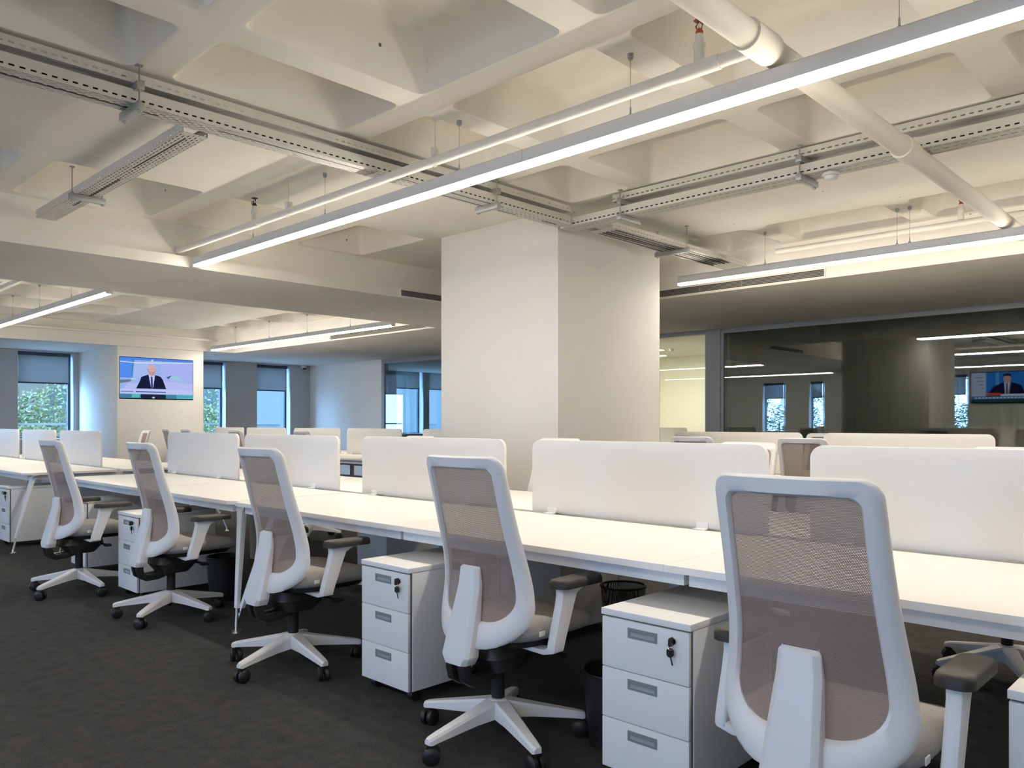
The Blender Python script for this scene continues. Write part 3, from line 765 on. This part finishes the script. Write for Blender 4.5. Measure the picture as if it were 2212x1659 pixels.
# ------------------------------------------------------------------ desk screens
def desk_screen(x0, x1, y, label):
    r = empty('desk_screen', ((x0 + x1) / 2, y, DZ), 0, label, 'desk screen', 'white desk screens')
    h = (x1 - x0) / 2; zb, zt = .004, .402; rad = .055
    pts = [(-h, zb), (h, zb)] + [(h - rad + rad * math.cos(R(90 * k / 8)), zt - rad + rad * math.sin(R(90 * k / 8))) for k in range(9)] + [(-h + rad - rad * math.sin(R(90 * k / 8)), zt - rad + rad * math.cos(R(90 * k / 8))) for k in range(9)]
    MB().prism(pts, lambda a, b: (a, -.010, b), lambda a, b: (a, .010, b)).build('panel', 'screen_panel', r, bevel=.003)
    for s in (-.55, .38):
        for q in (-1, 1):
            y0, y1 = sorted((q * .0102, q * .05))
            mb = B(s - .03, s + .03, *sorted((q * .0104, q * .018)), .0012, .032); mb.box(s - .03, s + .03, y0, y1, .001, .006)
            mb.build('clip', 'laminate_edge', r)
    return r
for x0, lb in ((-7.90, 'far left'), (-6.34, 'second from left'), (-4.64, 'middle'), (-3.02, 'second from right'), (-1.43, 'large right')):
    desk_screen(x0, x0 + (1.40 if x0 > -7 else 1.44), 3.30, '%s white desk screen of the front row' % lb)
desk_screen(.17, 1.57, 3.30, 'white desk screen beyond the right edge of the front row')
for x0, lb in ((-14.02, 'leftmost, in front of the grey wall beside the window'), (-12.42, 'middle, standing before the window with the tree'), (-10.84, 'nearest, beside the leftmost chair')):
    desk_screen(x0, x0 + 1.40, 3.20, 'white screen on far left bench, %s' % lb)
for x0, lb in ((-15.15, 'below the television pillar'), (-13.87, 'below the second window'), (-12.20, 'below the third window'), (-10.62, 'before the corner wall'), (-8.75, 'hidden behind the pillar')):
    desk_screen(x0, x0 + (1.38 if x0 > -15 else 1.15), 7.25, 'white screen on left rear bench, %s' % lb)
for x0, lb in ((-4.60, 'nearest the pillar'), (-3.02, 'second from the pillar'), (-1.42, 'beyond the right edge')):
    desk_screen(x0, x0 + 1.38, 7.25, 'white screen on right rear bench, %s' % lb)
desk_screen(-8.75, -7.75, 12.6, 'white screen standing inside the bright cream room')
bench(-9.2, -7.4, 12.6, 11.9, 13.3, (), 'white desk inside the bright cream room', ((0, .05), (0, .05)))

# ------------------------------------------------------------------ drawer pedestals
def make_pedestal():
    r = empty('drawer_pedestal', (0, 0, 0), 0, 'x', 'drawer unit', 'white drawer pedestals')
    W, D, z0, z1 = .175, .56, .055, .60
    MB().box(-W, W, .020, D, z0, z1 - .024).build('body', 'cabinet_white', r, bevel=.002)
    B(-W - .002, W + .002, -.004, D + .002, z1 - .022, z1).build('top_panel', 'cabinet_white', r, bevel=.002)
    B(-W + .004, W - .004, .012, .020, z0 + .004, z1 - .024).build('drawer_shadow_gap', 'cabinet_gap', r)
    n = 3; H = (z1 - .027 - z0) / n
    for k in range(n):
        za, zb = z0 + k * H + .0015, z0 + (k + 1) * H - .0015
        d = MB().box(-W + .001, W - .006, -.001, .0125, za, zb).build('drawer_front', 'cabinet_white', r, bevel=.0015)
        hx0, hx1, hz1 = -.066, .050, zb - .022; hz0 = hz1 - .034; t = .008
        mb = B(hx0, hx1, -.004, -.001, hz1 - t, hz1); mb.box(hx0, hx1, -.004, -.001, hz0, hz0 + t); mb.box(hx0, hx0 + t, -.004, -.001, hz0 + t, hz1 - t); mb.box(hx1 - t, hx1, -.004, -.001, hz0 + t, hz1 - t)
        mb.build('handle_frame', 'handle_grey', d)
        mb = MB().add([(hx0 + t, -.0014, hz0 + t), (hx1 - t, -.0014, hz0 + t), (hx1 - t, -.0014, hz1 - t), (hx0 + t, -.0014, hz1 - t), (hx0 + t, -.0012, hz0 + t), (hx1 - t, -.0012, hz0 + t), (hx1 - t, -.0012, hz1 - t), (hx0 + t, -.0012, hz1 - t)],
                      [(0, 1, 2, 3), (4, 7, 6, 5), (0, 4, 5, 1), (1, 5, 6, 2), (2, 6, 7, 3), (3, 7, 4, 0)])
        mb.build('handle_recess', 'handle_recess', d)
        B(hx0 + t, hx1 - t, -.0034, -.0014, hz1 - t - .006, hz1 - t).build('handle_shadow_lip', 'handle_grey', d)
    # lock with key and ring
    lx, lz = .115, z1 - .062
    n = 14
    lk = MB().loft([[(lx + .011 * math.cos(2 * math.pi * k / n), y, lz + .011 * math.sin(2 * math.pi * k / n)) for k in range(n)] for y in (-.001, -.009)]).build('lock', 'chrome', r, smooth=True)
    def keyhead(cx, cz, y, s=1):
        return [(cx + s * .013 * math.cos(2 * math.pi * k / 12) * (1 if k % 3 else .86), y, cz + s * .015 * math.sin(2 * math.pi * k / 12)) for k in range(12)]
    rings = [[(lx + (q[0] - lx) * .3, y, q[2]) for q in keyhead(lx, lz, 0)] for y in (-.010, -.032)]
    MB().loft(rings).build('key_in_lock', 'black_plastic', lk)
    mb = MB().loft([keyhead(lx - .006, lz - .036, -.012), keyhead(lx - .006, lz - .036, -.020)])
    mb.tube([(lx - .004, -.016, lz - .05), (lx + .003, -.016, lz - .075)], .0026, 6)
    mb.build('hanging_key', 'black_plastic', lk)
    MB().tube([(lx - .002 + .010 * math.cos(a * .5236), -.022, lz - .014 + .012 * math.sin(a * .5236)) for a in range(13)], .0008, 5).build('key_ring', 'chrome', lk)
    for sx in (-1, 1):
        for y in (.06, D - .05):
            mb = MB(); n = 14
            mb.loft([[(sx * (W - .04) + x, y + .026 * math.cos(2 * math.pi * k / n), .026 + .026 * math.sin(2 * math.pi * k / n)) for k in range(n)] for x in (-.016, .016)])
            mb.box(sx * (W - .04) - .006, sx * (W - .04) + .006, y - .012, y + .012, .03, z0)
            mb.build('caster', 'black_plastic', r, smooth=True)
    return r
ped0 = make_pedestal()
peds = [(-1.515, 2.20, 0, 'white drawer pedestal with two keys left of the nearest chair'),
        (-.295, 2.20, 0, 'white drawer pedestal at the right picture edge'),
        (-2.915, 2.19, 0, 'white drawer pedestal with dangling key in the middle of front row'),
        (-5.86, 2.16, 0, 'white drawer pedestal behind the second chair from left'),
        (-7.17, 2.25, 0, 'white drawer pedestal partly hidden behind the leftmost chair'),
        (-9.19, 2.20, 0, 'white drawer pedestal under the far left bench by its leg'),
        (-4.68, 3.96, 180, 'white drawer pedestal across the desks behind the middle chair'),
        (-3.08, 3.96, 180, 'white drawer pedestal across the desks behind wire bin'),
        (-10.9, 6.2, 0, 'white drawer pedestal under the left rear bench')]
for i, (x, y, rz, lb) in enumerate(peds):
    if i == 0: ped0.location = (x, y, 0); ped0['label'] = lb
    else: dup(ped0, (x, y, 0), R(rz), lb)

# ------------------------------------------------------------------ waste bins
def bin_(x, y, h, r0, label, mt='bin_mesh'):
    r = empty('waste_bin', (x, y, 0), 0, label, 'bin', 'black waste bins')
    n = 28
    mb = MB(); rings = [[(q * math.cos(2 * math.pi * k / n), q * math.sin(2 * math.pi * k / n), z) for k in range(n)] for q, z in ((r0 * .80, .006), (r0, h))]
    mb.loft(rings, caps=False); mb.build('wall', mt, r, smooth=True)
    MB().lathe([(r0 * .82, 0), (r0 * .82, .012)], n=n).build('base', 'bin_wire', r)
    mb = MB(); m_ = 8
    mb.loft([[((r0 + .005 * math.cos(2 * math.pi * j / m_)) * math.cos(2 * math.pi * k / n), (r0 + .005 * math.cos(2 * math.pi * j / m_)) * math.sin(2 * math.pi * k / n), h + .006 * math.sin(2 * math.pi * j / m_)) for j in range(m_)] for k in range(n)], closed=True)
    mb.build('rim', 'bin_wire', r, smooth=True)
bin_(-2.62, 3.60, .335, .125, 'black wire-mesh waste bin under the desk behind the pedestal keys')
bin_(-1.86, 2.50, .28, .125, 'black waste bin in shadow beside the two-key pedestal', 'black_plastic')
bin_(-5.33, 2.62, .30, .125, 'black waste bin behind the second chair from left', 'black_plastic')

# ------------------------------------------------------------------ televisions
EM = {}
def em(c, s=1.0):
    k = (c, s)
    if k not in EM: EM[k] = emit('screen_glow_%d' % len(EM), c, s).name
    n = EM[k]; MATS[n] = bpy.data.materials[n]; return n
def ell(cx, cz, rx, rz, n=22): return [(cx + rx * math.cos(2 * math.pi * k / n), cz + rz * math.sin(2 * math.pi * k / n)) for k in range(n)]
def tv(loc, rz, W, H, label, art):
    """local: screen in xz plane, faces local -y, x to viewer's right"""
    r = empty('television', loc, rz, label, 'television')
    B(-W / 2, W / 2, 0, .045, -H / 2, H / 2).build('casing', 'tv_case', r, bevel=.006)
    B(-.2, .2, .045, .10, -.15, .15).build('wall_mount', 'bracket_metal', r)
    s = B(-W / 2 + .016, W / 2 - .016, -.002, .0, -H / 2 + .026, H / 2 - .016).build('screen', em((.36, .50, .95), .85), r)
    lay = [0]
    def flat(name, poly, c, st=.85):
        lay[0] += 1; y = -.0022 - .0003 * lay[0]
        pts = [(-W / 2 + .016 + u * (W - .032), -H / 2 + .026 + v * (H - .042)) for u, v in poly]
        MB().prism(pts, lambda a, b: (a, -.002, b), lambda a, b: (a, y, b)).build(name, em(c, st), s)
    art(flat)
    return r
def rect(u0, u1, v0, v1): return [(u0, v0), (u1, v0), (u1, v1), (u0, v1)]
def art1(f):
    f('picture_area', rect(0, .17, .50, .97), (.10, .30, .95)); f('picture_area', rect(.0, 1, .94, 1), (.09, .26, .85))
    f('picture_area', [(.17, .47), (.28, .50), (.40, .65), (.38, .88), (.19, .90)], (.42, .55, .98))
    f('picture_area', [(.52, .42), (1, .42), (1, .92), (.55, .88)], (.44, .50, .98))
    f('picture_area', [(.15, .52), (.17, .66), (.19, .96), (.16, .96)], (.05, .30, .50))
    f('light_stripe', [(0, .885), (.2, .865), (.55, .89), (1, .93), (1, .945), (.55, .905), (.2, .88), (0, .90)], (.9, .95, 1))
    f('picture_area', [(0, .36), (.13, .40), (.15, .46), (.0, .44)], (.16, .22, .30)); f('picture_area', [(.13, .46), (.24, .45), (.16, .50)], (.45, .75, .80))
    f('picture_area', [(0, .15), (.1, .36), (.5, .44), (1, .40), (1, .12), (0, .12)], (.52, .56, .98))
    f('picture_area', [(.62, .54), (.70, .60), (.65, .50)], (.03, .16, .20)); f('picture_area', [(.67, .53), (.71, .60), (.80, .55), (.89, .42), (.80, .47)], (.36, .66, .80))
    f('suit', [(.21, .24), (.265, .44), (.28, .53), (.37, .59), (.46, .59), (.54, .55), (.57, .48), (.62, .24)], (.010, .014, .05))
    f('shirt', [(.375, .60), (.41, .27), (.44, .27), (.465, .59), (.42, .56)], (.62, .66, .95))
    f('tie', [(.405, .545), (.43, .545), (.438, .25), (.41, .25)], (.05, .06, .32))
    f('face', ell(.422, .70, .054, .135), (.62, .36, .40)); f('face', ell(.42, .76, .050, .085), (.72, .46, .48))
    f('face', ell(.37, .71, .010, .03), (.55, .30, .34)); f('brow', rect(.40, .422, .725, .733), (.30, .14, .16)); f('brow', rect(.432, .455, .725, .733), (.30, .14, .16)); f('mouth', rect(.422, .447, .622, .632), (.40, .16, .2))
    f('caption_band', rect(0, 1, .115, .225), (.58, .62, 1.0))
    for k in range(9): f('caption_letters', rect(.012 + k * .0185, .026 + k * .0185, .150, .172), (.10, .16, .45))
    for k in range(19): f('caption_letters', rect(.205 + k * .0215, .222 + k * .0215, .146, .174), (.04, .08, .30))
    f('lower_strip', rect(0, 1, 0, .10), (.06, .24, .40)); f('lower_strip', [(.15, .01), (.25, .02), (.26, .10), (.15, .10)], (.10, .55, .55)); f('lower_strip', rect(.27, .61, .0, .10), (.012, .02, .05))
    f('lower_strip', rect(.76, 1, .0, .10), (.08, .45, .58)); f('emblem', ell(.44, .02, .022, .022), (.5, .6, .6))
    f('emblem', ell(.425, .945, .010, .02), (.9, .95, 1))
tv((-15.42, 6.23, 2.065), R(90), 1.40, .80, 'wall television showing a bald man in suit and tie', art1)
def art2(f):
    f('picture_area', rect(0, .76, .18, 1), (.03, .22, .75)); f('picture_area', rect(.05, .12, .3, .98), (.10, .45, .95)); f('picture_area', rect(.55, .60, .4, .98), (.10, .45, .95))
    f('suit', [(.12, .2), (.2, .55), (.36, .66), (.48, .66), (.64, .52), (.76, .2)], (.010, .012, .05)); f('shirt', [(.37, .66), (.40, .2), (.45, .2), (.47, .66)], (.7, .72, .9))
    f('tie', [(.41, .62), (.435, .62), (.44, .2), (.405, .2)], (.08, .05, .2)); f('face', ell(.42, .77, .06, .14), (.65, .40, .36)); f('hair', [(.355, .80), (.36, .92), (.42, .96), (.48, .92), (.485, .80), (.46, .86), (.38, .86)], (.03, .03, .05))
    f('side_panel', rect(.76, 1, .2, .98), (.55, .62, .85))
    for k in range(4): f('side_letters', rect(.79, .95 - .04 * k, .82 - .12 * k, .845 - .12 * k), (.2, .28, .55))
    f('caption_red', rect(.52, .76, .22, .31), (.75, .10, .05)); f('caption_band', rect(.05, .52, .2, .27), (.8, .82, .95)); f('lower_strip', rect(0, 1, .10, .20), (.10, .20, .65))
    for k in range(16): f('caption_letters', rect(.03 + k * .058, .07 + k * .058, .125, .17), (.75, .8, .95))
    f('lower_strip', rect(0, 1, 0, .10), (.02, .08, .09))
tv((-5.50, YB + .101, 2.2), R(180), 1.54, .87, 'second television on the rear wall, mirrored in the dark glass', art2)

# lamp added out of view to light the bright room
r = empty('added_panel_lamp', (-8.9, 12.9, ZS - .012), 0, 'unseen ceiling panel lamp added to light the bright cream room', 'light')
B(-.3, .3, -.3, .3, 0, .012).build('frame', 'white_metal', r); B(-.28, .28, -.28, .28, -.003, 0).build('diffuser', 'added_panel_light', r)

# ------------------------------------------------------------------ outdoors
struct(B(-60, XW - .5, -40, 45, -3.3, -3.2).build('ground', 'ground'), 'street level ground outside the windows', 'ground')
struct(B(XW - .5, 12, -40, YB - .5, -3.3, -3.2).build('ground_rear', 'ground'), 'ground outside the rear windows', 'ground')
def tree(x, y, zb, H, rad, label, n=2600, seed=1):
    rnd = random.Random(seed)
    r = empty('tree', (x, y, zb), 0, label, 'tree', 'street trees')
    mb = MB().tube([(0, 0, 0), (.08, .03, H * .3), (.0, .1, H * .62)], [.17, .13, .07], 8)
    for k in range(6):
        a = k * 1.05; mb.tube([(0.02, .04, H * (.32 + .04 * k)), (math.cos(a) * rad * .6, math.sin(a) * rad * .6, H * (.55 + .05 * k))], [.06, .02], 6)
    mb.build('trunk', 'bark', r, smooth=True)
    mb = MB(); blobs = []
    for k in range(26):
        a = rnd.uniform(0, 6.28); q = rad * math.sqrt(rnd.random()) * .72; z = H * rnd.uniform(.42, .92)
        blobs.append((q * math.cos(a), q * math.sin(a), z, rad * rnd.uniform(.25, .42)))
    for k in range(n):
        bx_, by, bz, br = rnd.choice(blobs)
        d = Vector((rnd.gauss(0, 1), rnd.gauss(0, 1), rnd.gauss(0, 1))).normalized() * br * rnd.uniform(.7, 1.05)
        c = Vector((bx_, by, bz)) + d; s = rnd.uniform(.035, .075)
        u = Vector((rnd.gauss(0, 1), rnd.gauss(0, 1), rnd.gauss(0, 1))).normalized(); v = u.orthogonal().normalized()
        w_ = u.cross(v)
        mb.add([c - u * s, c + v * s * .5, c + u * s, c - v * s * .5], [(0, 1, 2, 3)])
    me = bpy.data.meshes.new('foliage'); me.from_pydata(mb.v, [], mb.f); me.materials.append(MATS['leaf'])
    o = bpy.data.objects.new('foliage', me); col.objects.link(o); o.parent = r; o['kind'] = 'stuff'
    return r
tree(-25.5, 6.6, -3.2, 5.3, 2.2, 'leafy green tree outside the left window', 10800, 3)
tree(-31, 10.6, -3.2, 5.0, 1.9, 'smaller tree outside between the windows', 6600, 5)
tree(-25.0, 11.4, -3.2, 5.6, 2.0, 'tree outside the second window', 6600, 6)
tree(-8.3, -9.5, -3.2, 7.0, 2.6, 'tree outside the rear window, mirrored in the glass', 7800, 8)
tree(-15.0, -10.0, -3.2, 6.0, 2.3, 'tree outside the rear wall at far left', 6000, 9)
def building(x, y0, y1, z0, z1, label, mt, fl, nw, w_=.55):
    r = empty('office_building', (x, (y0 + y1) / 2, z0), 0, label, 'building'); oy = (y0 + y1) / 2
    B(-6, 0, y0 - oy, y1 - oy, 0, z1 - z0).build('facade', mt, r)
    H = (z1 - z0) / fl; P = (y1 - y0) / nw
    for i in range(fl):
        B(0, .25, y0 - oy, y1 - oy, i * H, i * H + H * .16).build('balcony_band', 'facade', r)
        for j in range(nw):
            a = y0 - oy + P * (j + .5 - w_ / 2)
            B(0, .05, a, a + P * w_, i * H + H * .32, i * H + H * .86).build('pane', 'facade_glass', r)
building(-38, -2, 15, -3.2, 9.5, 'pale apartment building behind the tree outside', 'facade', 4, 7)
building(-27.5, 14.2, 24, -3.2, 10, 'blue-grey building outside the third window', 'facade_blue', 4, 5)
